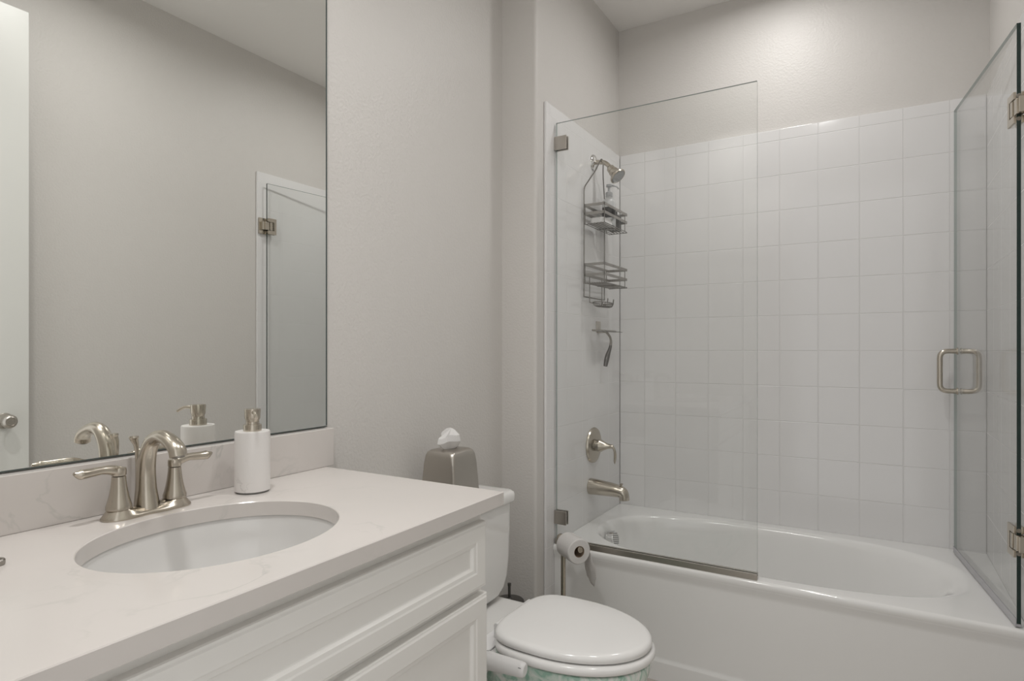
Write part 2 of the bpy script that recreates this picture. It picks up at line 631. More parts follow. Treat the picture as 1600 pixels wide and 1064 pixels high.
# mirror
bm = B(); box(bm, (0.001, YN + 0.002, 1.0286), (0.006, 1.1725, 2.22))
for f in bm.faces:
    f.material_index = 0 if f.normal.x > 0.9 else 1
mir = obj('wall_mirror', bm, [M['mirror'], M['mirror_edge']], smooth=False)
tag(mir, 'large frameless mirror on the wall above the sink', 'mirror')
bm = B()
box(bm, (0.001, YN + 0.002, 1.0262), (0.0075, 1.1748, 1.0285))
obj('bottom_edge', bm, M['mirror_edge'], mir, smooth=False)
bm = B(); box(bm, (0.0012, 1.1725, 1.030), (0.0075, 1.1748, 2.22)); obj('side_edge', bm, M['mirror_edge'], mir, smooth=False)

# faucet
FY = 0.654
fa = empty('sink_faucet', (0.083, FY, CT), 'brushed nickel two-handle faucet standing behind the oval sink', 'faucet')
bm = B()
N2 = 64


def fbase(grow, z):
    out = []
    for j in range(N2):
        t = 2 * PI * j / N2
        c, s = math.cos(t), math.sin(t)
        yy = math.copysign(abs(s) ** 0.8, s) * (0.082 + grow)
        u = abs(yy) / 0.085
        wid = 0.0275 + 0.004 * math.cos(u * PI * 1.25 + PI) * (1 if u < 0.8 else 1)
        out.append(Vector((0.083 + math.copysign(abs(c) ** 0.75, c) * (wid + grow), FY + yy, z)))
    return out


def fbase_top(grow, dz):
    # upper deck: rises under the two handles and dips between
    out = []
    for p in fbase(grow, CT):
        u = abs(p.y - FY)
        hz = 0.012 + 0.010 * math.exp(-((u - 0.056) / 0.02) ** 2)
        out.append(Vector((p.x, p.y, CT + hz + dz)))
    return out


loft(bm, [fbase(0.0, CT), fbase(0.001, CT + 0.003), fbase(-0.002, CT + 0.007), fbase_top(-0.007, -0.003), fbase_top(-0.010, 0.0), fbase_top(-0.022, 0.002)])
obj('base_plate', bm, M['nickel'], fa, ang=60)
for s in (-1, 1):
    yc = FY + s * 0.053
    bm = B()
    lathe(bm, [(0.0215, 0.018), (0.0215, 0.024), (0.0195, 0.030), (0.0165, 0.042), (0.0138, 0.058), (0.0122, 0.072), (0.0118, 0.079)], (0.083, yc, CT), seg=36)
    hb = obj('handle_base', bm, M['nickel'], fa)
    bm = B()
    lathe(bm, [(0.0108, 0.080), (0.0124, 0.0815), (0.0126, 0.090), (0.0120, 0.0945), (0.006, 0.0965), (0, 0.097)], (0.083, yc, CT), seg=32)
    zc = CT + 0.0885
    path = smooth_path([(0.083, yc + s * 0.000, zc), (0.0835, yc + s * 0.014, zc + 0.0045), (0.084, yc + s * 0.030, zc + 0.0065), (0.085, yc + s * 0.050, zc + 0.0055), (0.087, yc + s * 0.066, zc + 0.0055), (0.088, yc + s * 0.077, zc + 0.0085)], 6)
    rad = lerp_list([0.0105, 0.0100, 0.0082, 0.0086, 0.0098, 0.0030], len(path))
    tube(bm, path, rad, 16, True, lerp_list([0.95, 0.92, 0.92, 0.95, 0.95, 0.9], len(path)))
    obj('handle_lever', bm, M['nickel'], fa, ang=60)
bm = B()
path = smooth_path([(0.080, FY, CT + 0.004), (0.077, FY, CT + 0.045), (0.077, FY, CT + 0.085), (0.085, FY, CT + 0.118), (0.103, FY, CT + 0.142), (0.127, FY, CT + 0.1510), (0.150, FY, CT + 0.1475), (0.170, FY, CT + 0.1390), (0.1825, FY, CT + 0.1290), (0.1865, FY, CT + 0.117)], 7)
rad = lerp_list([0.0235, 0.0185, 0.0168, 0.0155, 0.0150, 0.0150, 0.0155, 0.0160, 0.0162, 0.0158], len(path))
tube(bm, path, rad, 28, True, lerp_list([1.0, 1.0, 1.0, 0.95, 0.85, 0.8, 0.78, 0.76, 0.76, 0.8], len(path)))
obj('spout', bm, M['nickel'], fa, ang=60)
bm = B()
d = (path[-1] - path[-2]).normalized()
lathe(bm, [(0.0108, -0.002), (0.0108, 0.0025), (0.0085, 0.0025), (0.0085, 0.0012), (0, 0.0012)], path[-1], d, 24)
obj('aerator', bm, M['dark_nickel'], fa)
bm = B()
tube(bm, smooth_path([(0.052, FY, CT + 0.014), (0.047, FY, CT + 0.035), (0.0445, FY, CT + 0.06), (0.0435, FY, CT + 0.10), (0.0435, FY - 0.001, CT + 0.126), (0.044, FY - 0.006, CT + 0.141)], 4),
     lerp_list([0.0062, 0.0045, 0.003, 0.003, 0.0048, 0.0075], 21), 14)
lathe(bm, [(0.0072, 0.139), (0.0090, 0.1425), (0.0082, 0.1455), (0, 0.1465)], (0.044, FY - 0.006, CT), seg=18)
obj('drain_pull_rod', bm, M['nickel'], fa)

# soap dispenser
sd = empty('soap_dispenser', (0.094, 0.868, CT), 'white marble cylinder soap dispenser with nickel pump, beside the faucet', 'soap dispenser')
cx, cy = 0.108, 0.868
bm = B(); lathe(bm, [(0.034, 0), (0.034, 0.004), (0.0372, 0.0045), (0.0372, 0.1330), (0.0355, 0.1355), (0.017, 0.1355)], (cx, cy, CT), seg=48)
for f in bm.faces:
    f.material_index = 1 if f.calc_center_median().z < CT + 0.0042 else 0
obj('bottle', bm, [M['marble'], M['rubber']], sd)
bm = B(); lathe(bm, [(0.0190, 0.135), (0.0192, 0.137), (0.0192, 0.1485), (0.0185, 0.150), (0.0145, 0.1505), (0.0142, 0.156)], (cx, cy, CT), seg=32); obj('collar', bm, M['nickel'], sd)
bm = B(); lathe(bm, [(0.0138, 0.155), (0.0140, 0.158), (0.0165, 0.164), (0.0172, 0.182), (0.0166, 0.1845), (0, 0.185)], (cx, cy, CT), seg=32)
nd = Vector((1.3 - cx, -cy, 0)).normalized()
nd = (nd + Vector((0.12, 0.1, 0))).normalized()
z0 = CT + 0.177
p0 = Vector((cx, cy, z0))
tube(bm, smooth_path([p0 + nd * 0.010, p0 + nd * 0.030 + Vector((0, 0, 0.001)), p0 + nd * 0.042 - Vector((0, 0, 0.003)), p0 + nd * 0.052 - Vector((0, 0, 0.009))], 5), lerp_list([0.0042, 0.0040, 0.0036, 0.0036], 16), 14)
obj('pump_head', bm, M['nickel'], sd)

# round metal cap at the counter's left end
bm = B(); lathe(bm, [(0.009, 0), (0.010, 0.002), (0.010, 0.007), (0.0085, 0.009), (0.006, 0.0085), (0.005, 0.0072), (0, 0.007)], (0.193, 0.379, CT), seg=28)
tag(obj('metal_cap', bm, M['dark_nickel']), 'small round metal cap lying on the counter left of the sink', 'cap')

# ---------------------------------------------------------------- toilet
TY = 1.547
to = empty('toilet', (0.42, TY, 0), 'white toilet with closed lid between the vanity and the tub', 'toilet')
bm = B()
# tank: rounded box, narrowing to the bottom
secs = [(0.4205, 0.150, 0.070, 0.096), (0.424, 0.148, 0.090, 0.132), (0.436, 0.146, 0.102, 0.162), (0.456, 0.145, 0.107, 0.185), (0.49, 0.144, 0.110, 0.201), (0.55, 0.144, 0.112, 0.209), (0.64, 0.144, 0.113, 0.212), (0.728, 0.144, 0.114, 0.2135)]
loft(bm, [rrect(cxx, TY, hx, hy, 0.035, z, 8) for z, cxx, hx, hy in secs])
obj('tank', bm, M['porcelain'], to, ang=50)
bm = B()
loft(bm, [rrect(0.146, TY, hx, hy, 0.03, z, 8) for z, hx, hy in ((0.728, 0.112, 0.212), (0.730, 0.120, 0.219), (0.736, 0.123, 0.222), (0.752, 0.124, 0.223), (0.762, 0.121, 0.220), (0.767, 0.114, 0.212), (0.768, 0.09, 0.19))])
obj('tank_lid', bm, M['porcelain'], to, ang=50)


def egg(cxx, cyy, af, ab, hw, z, back=3.2, front=2.05, n=80):
    out = []
    for j in range(n):
        t = 2 * PI * j / n
        c, s = math.cos(t), math.sin(t)
        f = 1.0 if c > 0 else 0.0
        p = front if c > 0 else back
        a = af if c > 0 else ab
        out.append(Vector((cxx + a * math.copysign(abs(c) ** (2 / p), c), cyy + hw * math.copysign(abs(s) ** (2 / p), s), z)))
    return out


# bowl: pedestal to rim, then the rear deck
bm = B()
bs = [(0.0, 0.36, 0.20, 0.26, 0.110), (0.02, 0.36, 0.20, 0.26, 0.110), (0.05, 0.37, 0.185, 0.25, 0.100), (0.14, 0.40, 0.19, 0.22, 0.100), (0.22, 0.45, 0.22, 0.20, 0.118), (0.30, 0.51, 0.245, 0.21, 0.146), (0.36, 0.545, 0.240, 0.22, 0.162), (0.395, 0.555, 0.240, 0.22, 0.168), (0.410, 0.555, 0.240, 0.22, 0.168), (0.414, 0.555, 0.236, 0.216, 0.164), (0.414, 0.555, 0.18, 0.15, 0.115), (0.36, 0.555, 0.17, 0.14, 0.105), (0.25, 0.54, 0.09, 0.08, 0.06)]
loft(bm, [egg(c0, TY, af, ab, hw, z, 2.6, 2.0) for z, c0, af, ab, hw in bs])
obj('bowl', bm, M['leaf'], to, ang=60, label='toilet bowl with a pale green leaf pattern')
bm = B()
loft(bm, [rrect(0.245, TY, hx, hy, 0.03, z, 6) for z, hx, hy in ((0.26, 0.09, 0.10), (0.33, 0.13, 0.13), (0.385, 0.165, 0.170), (0.402, 0.172, 0.178), (0.412, 0.168, 0.174), (0.4145, 0.155, 0.160))])
obj('rear_deck', bm, M['porcelain'], to, ang=50)
# seat ring
bm = B()
so = [(0.426, -0.006), (0.423, 0.0), (0.428, 0.004), (0.438, 0.004), (0.444, -0.001), (0.446, -0.010)]
E0 = (0.55, TY)
outs = [egg(E0[0], E0[1], 0.2515 + g, 0.161 + g, 0.181 + g, z, 3.4, 2.0) for z, g in so]
ins = [egg(E0[0], E0[1], 0.185, 0.09, 0.112, z, 2.4) for z in (0.444, 0.424)]
vs = loft(bm, outs + ins, False, False)
n = len(vs[0])
for j in range(n):
    k2 = (j + 1) % n
    bm.faces.new((vs[-1][j], vs[-1][k2], vs[0][k2], vs[0][j]))
obj('seat', bm, M['seat'], to, ang=60)
bm = B()
lo = [(0.449, -0.012), (0.4485, -0.004), (0.451, 0.0), (0.459, 0.0015), (0.466, -0.001), (0.4705, -0.007), (0.4725, -0.016), (0.4745, -0.05), (0.4755, -0.10)]
loft(bm, [egg(E0[0], E0[1], 0.246 + g, 0.167 + g, 0.174 + g, z, 3.6, 2.0) for z, g in lo])
obj('lid', bm, M['seat'], to, ang=60)
for s in (-1, 1):
    bm = B()
    tube(bm, [(0.384, TY + s * 0.075 - 0.022, 0.456), (0.384, TY + s * 0.075 + 0.022, 0.456)], 0.0085, 16)
    box(bm, (0.372, TY + s * 0.075 - 0.018, 0.4205), (0.394, TY + s * 0.075 + 0.018, 0.452), 0.004)
    obj('seat_hinge', bm, M['white_plastic'], to)

# bidet attachment
bi = empty('bidet_attachment', (0.42, 1.36, 0.42), 'white plastic bidet attachment with a knob sticking out beside the toilet seat', 'bidet')
bm = B(); box(bm, (0.345, 1.345, 0.4150), (0.4, 1.70, 0.4203), 0.0025)
box(bm, (0.372, 1.318, 0.4150), (0.43, 1.362, 0.4203), 0.0025)
obj('mounting_plate', bm, M['white_plastic'], bi)
bm = B()
pa = Vector((0.44, 1.301, 0.444)); pb = Vector((0.556, 1.313, 0.441))
ax = (pb - pa).normalized()
L0 = (pb - pa).length
lathe(bm, [(0.020, -0.06), (0.022, -0.056), (0.0225, -0.003), (0.0215, 0.0)], pa, ax, 32)
obj('control_arm', bm, M['white_plastic'], bi)
bm = B()
lathe(bm, [(0.0215, 0.0015), (0.0225, 0.004), (0.0215, 0.03), (0.019, L0 - 0.012), (0.0175, L0 - 0.004), (0.014, L0), (0, L0)], pa, ax, 36)
kn = obj('control_knob', bm, M['white_plastic'], bi)
a1, b1 = frame_of(ax)
for t, ang0 in ((0.007, 100), (0.0075, 125), (L0 - 0.010, 35)):
    dirv = a1 * math.cos(R(ang0)) + b1 * math.sin(R(ang0))
    c0 = pa + ax * t + dirv * (0.0192 if t > 0.05 else 0.0222)
    bm = B()
    tube(bm, [c0 - ax * 0.003, c0 + ax * 0.004], 0.0007, 6)
    obj('dial_mark', bm, M['black'], kn)

# tissue box cover on the tank
tb = empty('tissue_box_cover', (0.137, 1.567, 0.768), 'brushed steel tissue box cover on the toilet tank', 'tissue box')
bm = B()
secs = [(0.0, 0.066, 0.072, 0.006), (0.006, 0.0655, 0.0715, 0.006), (0.06, 0.063, 0.069, 0.008), (0.11, 0.060, 0.066, 0.010), (0.135, 0.057, 0.063, 0.012), (0.1465, 0.053, 0.059, 0.013), (0.1525, 0.046, 0.052, 0.014), (0.1545, 0.036, 0.042, 0.014), (0.1545, 0.012, 0.025, 0.010), (0.148, 0.010, 0.023, 0.009)]
TBX, TBY = 0.137, 1.567
loft(bm, [rrect(TBX, TBY, hx, hy, r, 0.768 + z, 6) for z, hx, hy, r in secs])
obj('cover', bm, M['steel'], tb, ang=50)
bm = B()
nn = 28
tc0 = Vector((TBX, TBY, 0.768))


def tring(z, a, b, amp, ph, lean, jag=0.0):
    out = []
    for j in range(nn):
        t = 2 * PI * j / nn
        f = 1 + amp * math.cos(4 * t + ph) + 0.10 * math.sin(7 * t + ph * 2)
        out.append(tc0 + Vector((a * f * math.cos(t), b * f * math.sin(t) + lean, z + jag * math.cos(2 * t + 0.6) + 0.4 * jag * math.sin(5 * t))))
    return out


loft(bm, [tring(0.150, 0.008, 0.016, 0.1, 0, 0.0), tring(0.160, 0.018, 0.028, 0.28, 0.3, 0.0, 0.002), tring(0.178, 0.031, 0.041, 0.26, 0.5, -0.004, 0.004), tring(0.196, 0.029, 0.034, 0.32, 0.7, -0.005, 0.006), tring(0.209, 0.014, 0.014, 0.3, 0.9, 0.000, 0.006), tring(0.217, 0.003, 0.003, 0.2, 1.0, 0.004, 0.002)])
obj('tissue', bm, M['tissue'], tb, ang=25, label='white tissue pulled up through the slot')

# toilet brush behind the tank
br = empty('toilet_brush', (0.105, 1.985, 0), 'dark metal toilet brush holder on the floor behind the toilet tank', 'toilet brush')
bm = B(); lathe(bm, [(0.050, 0), (0.051, 0.004), (0.048, 0.008), (0.046, 0.27), (0.047, 0.272)], (0.105, 1.985, 0), seg=36); obj('canister', bm, M['bronze'], br)
bm = B(); lathe(bm, [(0.054, 0.273), (0.0565, 0.276), (0.0565, 0.279), (0.054, 0.282), (0.012, 0.286), (0.008, 0.292)], (0.105, 1.985, 0), seg=36); obj('canister_lid', bm, M['bronze'], br)
bm = B(); lathe(bm, [(0.0055, 0.288), (0.0055, 0.334), (0.007, 0.338), (0.007, 0.346), (0, 0.348)], (0.105, 1.985, 0), seg=16); obj('handle_rod', bm, M['bronze'], br)

# ---------------------------------------------------------------- toilet paper stand
PX, PY = 0.272, 2.11
AZ = 0.506
adir = Vector((0.80, -0.60, 0.0)).normalized()
st = empty('toilet_paper_stand', (PX, PY, 0), 'brushed nickel toilet paper stand on the floor in front of the tub', 'toilet paper stand')
bm = B(); lathe(bm, [(0.075, 0), (0.076, 0.004), (0.073, 0.010), (0.012, 0.014), (0.010, 0.018)], (PX, PY, 0), seg=36); obj('base', bm, M['nickel'], st)
bm = B(); tube(bm, [(PX, PY, 0.014), (PX, PY, AZ + 0.002)], 0.0095, 18); obj('pole', bm, M['nickel'], st)
bm = B()
a0 = Vector((PX, PY, AZ))
lathe(bm, [(0.0, -0.030), (0.013, -0.029), (0.0165, -0.025), (0.0165, -0.013), (0.011, -0.010), (0.0105, 0.135), (0.0095, 0.138), (0, 0.139)], a0, adir, 24)
obj('arm', bm, M['nickel'], st)

rr = 0.046; rh = 0.020
rc0 = a0 + adir * 0.030 + Vector((0, 0, -(rh - 0.0116)))
tp = empty('toilet_paper_roll', rc0, 'white toilet paper roll with a torn hanging sheet on the nickel stand', 'toilet paper')
bm = B()
RL = 0.098
a1, b1 = frame_of(adir)


def circ(r, h, n=48):
    return [rc0 + adir * h + (a1 * math.cos(2 * PI * j / n) + b1 * math.sin(2 * PI * j / n)) * r for j in range(n)]


vs = loft(bm, [circ(rh + 0.001, 0), circ(rr - 0.003, 0), circ(rr, 0.003), circ(rr, RL - 0.003), circ(rr - 0.003, RL), circ(rh + 0.001, RL)], False, False)
n = 48
for j in range(n):
    k2 = (j + 1) % n
    bm.faces.new((vs[-1][j], vs[-1][k2], vs[0][k2], vs[0][j]))
obj('roll', bm, M['paper'], tp)
bm = B()
vs = loft(bm, [circ(rh - 0.0006, 0.0005), circ(rh + 0.0008, 0.0005), circ(rh + 0.0008, RL - 0.0005), circ(rh - 0.0006, RL - 0.0005)], False, False)
for j in range(n):
    k2 = (j + 1) % n
    bm.faces.new((vs[-1][j], vs[-1][k2], vs[0][k2], vs[0][j]))
obj('cardboard_core', bm, M['card'], tp)
# hanging sheet: leaves the roll on the tub side, torn to a point
bm = B()
side = Vector((-adir.y, adir.x, 0))  # horizontal, across the roll
if side.dot(Vector((0.5, 1, 0))) < 0:
    side = -side
rows = []
prof = []
for i in range(9):
    t = R(80 - i * 10)
    prof.append((math.cos(t) * (rr + 0.0006), math.sin(t) * (rr + 0.0006)))
for i in range(1, 15):
    dz = i * 0.0112
    prof.append((rr + 0.0006 + 0.0022 * i + 0.002 * math.sin(i * 0.8), -dz))
W = 8
for i, (sx, z) in enumerate(prof):
    row = []
    for j in range(W + 1):
        h = 0.004 + (RL - 0.008) * j / W
        zz = z
        if i > 9:
            u = j / W
            tear = 0.50 + 0.50 * min(1.0, u / 0.7) - (0.45 * max(0.0, u - 0.7) / 0.3) - (0.05 if j % 2 else 0)
            zz = z * (0.30 + 0.70 * tear)
        row.append(rc0 + adir * h + side * (sx + 0.003 * math.sin(j * 0.9 + i * 0.4) * (1 if i > 8 else 0)) + Vector((0, 0, zz)))
    rows.append(row)
loft(bm, rows, False, False, closed=False)
o = obj('hanging_sheet', bm, M['paper'], tp, recalc=False)
md = o.modifiers.new('thickness', 'SOLIDIFY'); md.thickness = 0.0006

# ---------------------------------------------------------------- bathtub
tub = empty('bathtub', (0.93, 2.60, 0), 'white alcove bathtub behind the toilet with a plain front apron', 'bathtub')
TX0, TX1, TY0, TY1 = XP + 0.001, XR - 0.013, 2.224, YT - 0.001
BX, BY = 0.905, 2.605
bm = B()
NB = 128


def bas(a, b, z, p=2.6, dx=0.0, ar=None):
    out = superell(BX, BY, a, b, p, z, NB)
    if ar is not None:
        for q in out:
            if q.x > BX:
                q.x = BX + (q.x - BX) * ar / a
    return out


ref = bas(0.665, 0.318, RIM)


def trect(z, fy=0.0, k=0.0):
    return rect_ring(ref, BX, BY, TX0 + k, TX1 - k, TY0 + fy, TY1 - k, z)


shell = [trect(RIM - 0.030, 0.003), trect(RIM - 0.022, 0.0), trect(RIM - 0.010, 0.0), trect(RIM - 0.003, 0.004), trect(RIM, 0.012),
         bas(0.676, 0.330, RIM, ar=0.690), bas(0.668, 0.320, RIM - 0.003, ar=0.668), bas(0.660, 0.313, RIM - 0.011, ar=0.645), bas(0.652, 0.306, RIM - 0.03, ar=0.615), bas(0.638, 0.296, 0.34, ar=0.56),
         bas(0.610, 0.272, 0.20, ar=0.46), bas(0.590, 0.255, 0.13, 2.7, ar=0.40), bas(0.55, 0.225, 0.095, 2.8, ar=0.34), bas(0.42, 0.15, 0.085, 2.8, ar=0.25)]
loft(bm, shell, False, True)
obj('shell', bm, M['tub'], tub, ang=50)
bm = B()
ap = [(2.2445, RIM - 0.028), (2.2265, RIM - 0.028), (2.2270, RIM - 0.034), (2.2340, RIM - 0.052), (2.2355, RIM - 0.065), (2.2355, 0.088), (2.2340, 0.080), (2.2290, 0.074), (2.2280, 0.069), (2.2280, 0.0), (2.2445, 0.0)]
loft(bm, [[Vector((TX0, y, z)) for y, z in ap], [Vector((TX1, y, z)) for y, z in ap]])
obj('apron', bm, M['tub'], tub, ang=50)
# overflow cover in the basin's end wall
bm = B()
oc = Vector((0.285, 2.585, 0.382)); oa = Vector((1, 0, 0.10)).normalized()
lathe(bm, [(0.033, -0.02), (0.037, -0.010), (0.0375, 0.012), (0.036, 0.016), (0.033, 0.018), (0, 0.0185)], oc, oa, 36)
ov = obj('overflow_cover', bm, M['chrome'], tub)
bm = B()
a1, b1 = frame_of(oa)
for q in range(-3, 4):
    c0 = oc + oa * 0.0187 + b1 * (q * 0.0088)
    hw = math.sqrt(max(0, 0.031 ** 2 - (q * 0.0088) ** 2))
    if hw > 0.004:
        tube(bm, [c0 - a1 * hw - b1 * hw * 0.25, c0 + a1 * hw + b1 * hw * 0.25], 0.0022, 6)
obj('slots', bm, M['rubber'], ov)

# ---------------------------------------------------------------- plumbing trim on the tiled end wall
PYW = 2.64
sh = empty('showerhead', (XP, PYW, 2.07), 'nickel shower head on a bent arm high on the tiled end wall', 'shower head')
bm = B(); lathe(bm, [(0.039, 0), (0.039, 0.003), (0.035, 0.009), (0.021, 0.015), (0.013, 0.018)], (XP, PYW, 2.110), (1, 0, 0), 32); obj('flange', bm, M['chrome'], sh)
bm = B()
tube(bm, smooth_path([(XP + 0.004, PYW, 2.112), (0.20, PYW, 2.110), (0.228, PYW, 2.102), (0.250, PYW, 2.082), (0.264, PYW, 2.062)], 6), 0.0105, 18)
obj('arm', bm, M['nickel'], sh)
hd = Vector((0.66, -0.10, -0.75)).normalized()
bm = B()
lathe(bm, [(0.014, -0.014), (0.0185, -0.008), (0.0190, 0.010), (0.0225, 0.014), (0.0235, 0.026), (0.028, 0.038), (0.037, 0.046), (0.039, 0.050), (0.038, 0.055), (0.0345, 0.057), (0.0325, 0.055)], (0.259, PYW, 2.068), hd, 36)
obj('head', bm, M['nickel'], sh)
bm = B()
lathe(bm, [(0.0323, 0.053), (0.0323, 0.0562), (0, 0.0562)], (0.259, PYW, 2.068), hd, 36)
a1, b1 = frame_of(hd)
for r0, cnt in ((0.010, 6), (0.019, 12), (0.028, 18)):
    for q in range(cnt):
        t = 2 * PI * q / cnt
        p = Vector((0.259, PYW, 2.068)) + hd * 0.0562 + (a1 * math.cos(t) + b1 * math.sin(t)) * r0
        lathe(bm, [(0.0018, 0), (0.0014, 0.002), (0, 0.0022)], p, hd, 6)
obj('spray_face', bm, M['grey_plastic'], sh)

va = empty('shower_valve', (XP, 2.63, 0.70), 'round nickel shower valve with a drooping lever on the tiled end wall', 'shower valve')
vc = Vector((XP, 2.635, 0.790))
bm = B(); lathe(bm, [(0.082, 0), (0.083, 0.004), (0.080, 0.010), (0.070, 0.013), (0.040, 0.016), (0.030, 0.020)], vc, (1, 0, 0), 48); obj('escutcheon', bm, M['nickel'], va)
bm = B(); lathe(bm, [(0.026, 0.018), (0.026, 0.034)], vc, (1, 0, 0), 32); obj('stem_collar', bm, M['dark_nickel'], va)
bm = B()
lathe(bm, [(0.024, 0.0345), (0.030, 0.036), (0.030, 0.039), (0.020, 0.056), (0.0125, 0.074), (0.010, 0.090), (0.0095, 0.096), (0.007, 0.101), (0, 0.102)], vc, (1, 0, 0), 32)
tube(bm, smooth_path([vc + Vector((0.088, 0, 0.004)), vc + Vector((0.099, 0.002, -0.003)), vc + Vector((0.107, 0.004, -0.022)), vc + Vector((0.108, 0.006, -0.046)), vc + Vector((0.105, 0.008, -0.066)), vc + Vector((0.105, 0.009, -0.080))], 5),
     lerp_list([0.008, 0.0085, 0.0085, 0.0095, 0.0088, 0.002], 26), 16, True, 0.7)
obj('lever', bm, M['nickel'], va, ang=50)

sp = empty('tub_spout', (XP, 2.602, 0.57), 'nickel tub spout below the shower valve', 'tub spout')
bm = B()
path = smooth_path([(XP, 2.602, 0.604), (0.22, 2.602, 0.603), (0.28, 2.602, 0.600), (0.308, 2.602, 0.597), (0.327, 2.602, 0.592), (0.3345, 2.602, 0.578), (0.336, 2.602, 0.560)], 6)
tube(bm, path, lerp_list([0.037, 0.035, 0.0305, 0.0275, 0.0255, 0.0235, 0.0230], len(path)), 28)
obj('spout_body', bm, M['nickel'], sp, ang=50)
bm = B(); lathe(bm, [(0.0035, 0), (0.0035, 0.012), (0.008, 0.016), (0.008, 0.020), (0, 0.022)], (0.322, 2.602, 0.613), seg=16); obj('diverter_knob', bm, M['nickel'], sp)

# ---------------------------------------------------------------- shower caddy hanging on the arm
ca = empty('shower_caddy', (XP, 2.64, 1.44), 'two-tier wire shower caddy hanging from the shower arm', 'shower caddy')
Y0, Y1 = 2.507, 2.793
XB, XF = 0.182, 0.280
bm = B()
tube(bm, fillet([(0.180, Y0 + 0.004, 1.475), (0.180, Y0 + 0.004, 1.965), (0.200, 2.595, 2.060), (0.212, 2.622, 2.110), (0.212, 2.640, 2.1255), (0.212, 2.658, 2.110), (0.200, 2.685, 2.060), (0.180, 2.752, 1.965), (0.180, 2.752, 1.475)], 0.02), 0.0028, 8)
tube(bm, [(0.180, Y0 + 0.004, 1.475), (0.180, 2.752, 1.475)], 0.0025, 8)
obj('hanging_frame', bm, M['wire'], ca)


def basket(name, zt, zm, zb, nw):
    bm = B()
    for z in (zt, zm):
        box(bm, (XF - 0.003, Y0, z - 0.006), (XF, Y1, z + 0.006))
        box(bm, (XB + 0.002, Y0, z - 0.006), (XF, Y0 + 0.003, z + 0.006))
        box(bm, (XB + 0.002, Y1 - 0.003, z - 0.006), (XF, Y1, z + 0.006))
        box(bm, (XB + 0.002, Y0, z - 0.006), (XB + 0.005, Y1, z + 0.006))
    rails = obj(name, bm, M['caddy_bar'], ca, smooth=False)
    bm = B()
    for x, y in ((XF - 0.001, Y0 + 0.002), (XF - 0.001, Y1 - 0.03), (XB + 0.004, Y0 + 0.002), (XB + 0.004, Y1 - 0.03)):
        tube(bm, [(x, y, zb), (x, y, zt)], 0.002, 8)
    for i in range(nw):
        x = XB + 0.004 + (XF - XB - 0.006) * i / (nw - 1)
        tube(bm, [(x, Y0, zb), (x, Y1, zb)], 0.0018, 6)
    for y in (Y0, (Y0 + Y1) / 2, Y1):
        tube(bm, [(XB + 0.004, y, zb - 0.0025), (XF, y, zb - 0.0025)], 0.0018, 6)
    obj('wire_grid', bm, M['wire'], rails)


basket('basket', 1.883, 1.846, 1.800, 7)
basket('basket', 1.618, 1.572, 1.535, 9)
bm = B()
for y in (2.56, 2.705):
    tube(bm, [(0.186, y, 1.575), (0.186, y, 1.452), (0.205, y, 1.447)], 0.0022, 8)
ring = [Vector((0.222 + 0.038 * math.cos(2 * PI * j / 32), 2.635 + 0.085 * math.sin(2 * PI * j / 32), 1.452)) for j in range(33)]
tube(bm, ring, 0.0022, 8)
ring = [Vector((0.222 + 0.026 * math.cos(2 * PI * j / 32), 2.635 + 0.062 * math.sin(2 * PI * j / 32), 1.436)) for j in range(33)]
tube(bm, ring, 0.002, 8)
for q in range(-4, 5):
    y = 2.635 + q * 0.016
    hx = 0.038 * math.sqrt(max(0.05, 1 - (q * 0.016 / 0.085) ** 2))
    tube(bm, smooth_path([(0.222 - hx, y, 1.452), (0.222 - hx * 0.6, y, 1.436), (0.222 + hx * 0.6, y, 1.436), (0.222 + hx, y, 1.452)], 3), 0.0015, 6)
for y in (2.600, 2.670):
    tube(bm, [(0.2566, y, 1.450), (0.2590, y, 1.470)], 0.0025, 6)
obj('soap_dish', bm, M['wire'], ca)

# things standing in the upper basket
zb = 1.8022
pb_ = empty('pump_bottle', (0.228, 2.690, zb), 'clear pump bottle with a hooked nozzle in the caddy top basket', 'bottle')
bm = B(); lathe(bm, [(0.030, 0), (0.032, 0.004), (0.032, 0.120), (0.030, 0.132), (0.022, 0.142), (0.015, 0.146), (0.014, 0.156)], (0.228, 2.690, zb), seg=32); obj('bottle_body', bm, M['clear_plastic'], pb_)
bm = B(); lathe(bm, [(0.0165, 0.152), (0.0165, 0.172), (0.010, 0.176), (0.006, 0.180), (0.006, 0.198), (0.013, 0.200), (0.013, 0.210), (0, 0.212)], (0.228, 2.690, zb), seg=24)
c0 = Vector((0.228, 2.690, zb + 0.205))
tube(bm, smooth_path([c0, c0 + Vector((0.018, 0.012, 0.001)), c0 + Vector((0.032, 0.022, -0.004)), c0 + Vector((0.038, 0.026, -0.014))], 4), 0.004, 10)
obj('pump', bm, M['grey_plastic'], pb_)
bm = B(); lathe(bm, [(0.0324, 0.050), (0.0326, 0.052), (0.0326, 0.098), (0.0324, 0.100)], (0.228, 2.690, zb), seg=32, cap0=False, cap1=False); obj('label_band', bm, M['black'], pb_)
bk = empty('black_bottle', (0.236, 2.752, zb), 'squat black bottle beside the pump bottle in the caddy basket', 'bottle')
bm = B(); loft(bm, [rrect(0.234, 2.752, hx, hy, 0.012, zb + z, 6) for z, hx, hy in ((0, 0.022, 0.024), (0.004, 0.025, 0.027), (0.068, 0.025, 0.027), (0.075, 0.020, 0.022), (0.078, 0.011, 0.011))]); obj('bottle_body', bm, M['black'], bk)
bm = B(); lathe(bm, [(0.011, 0.078), (0.0115, 0.080), (0.0115, 0.094), (0, 0.096)], (0.234, 2.752, zb), seg=20); obj('cap', bm, M['black'], bk)
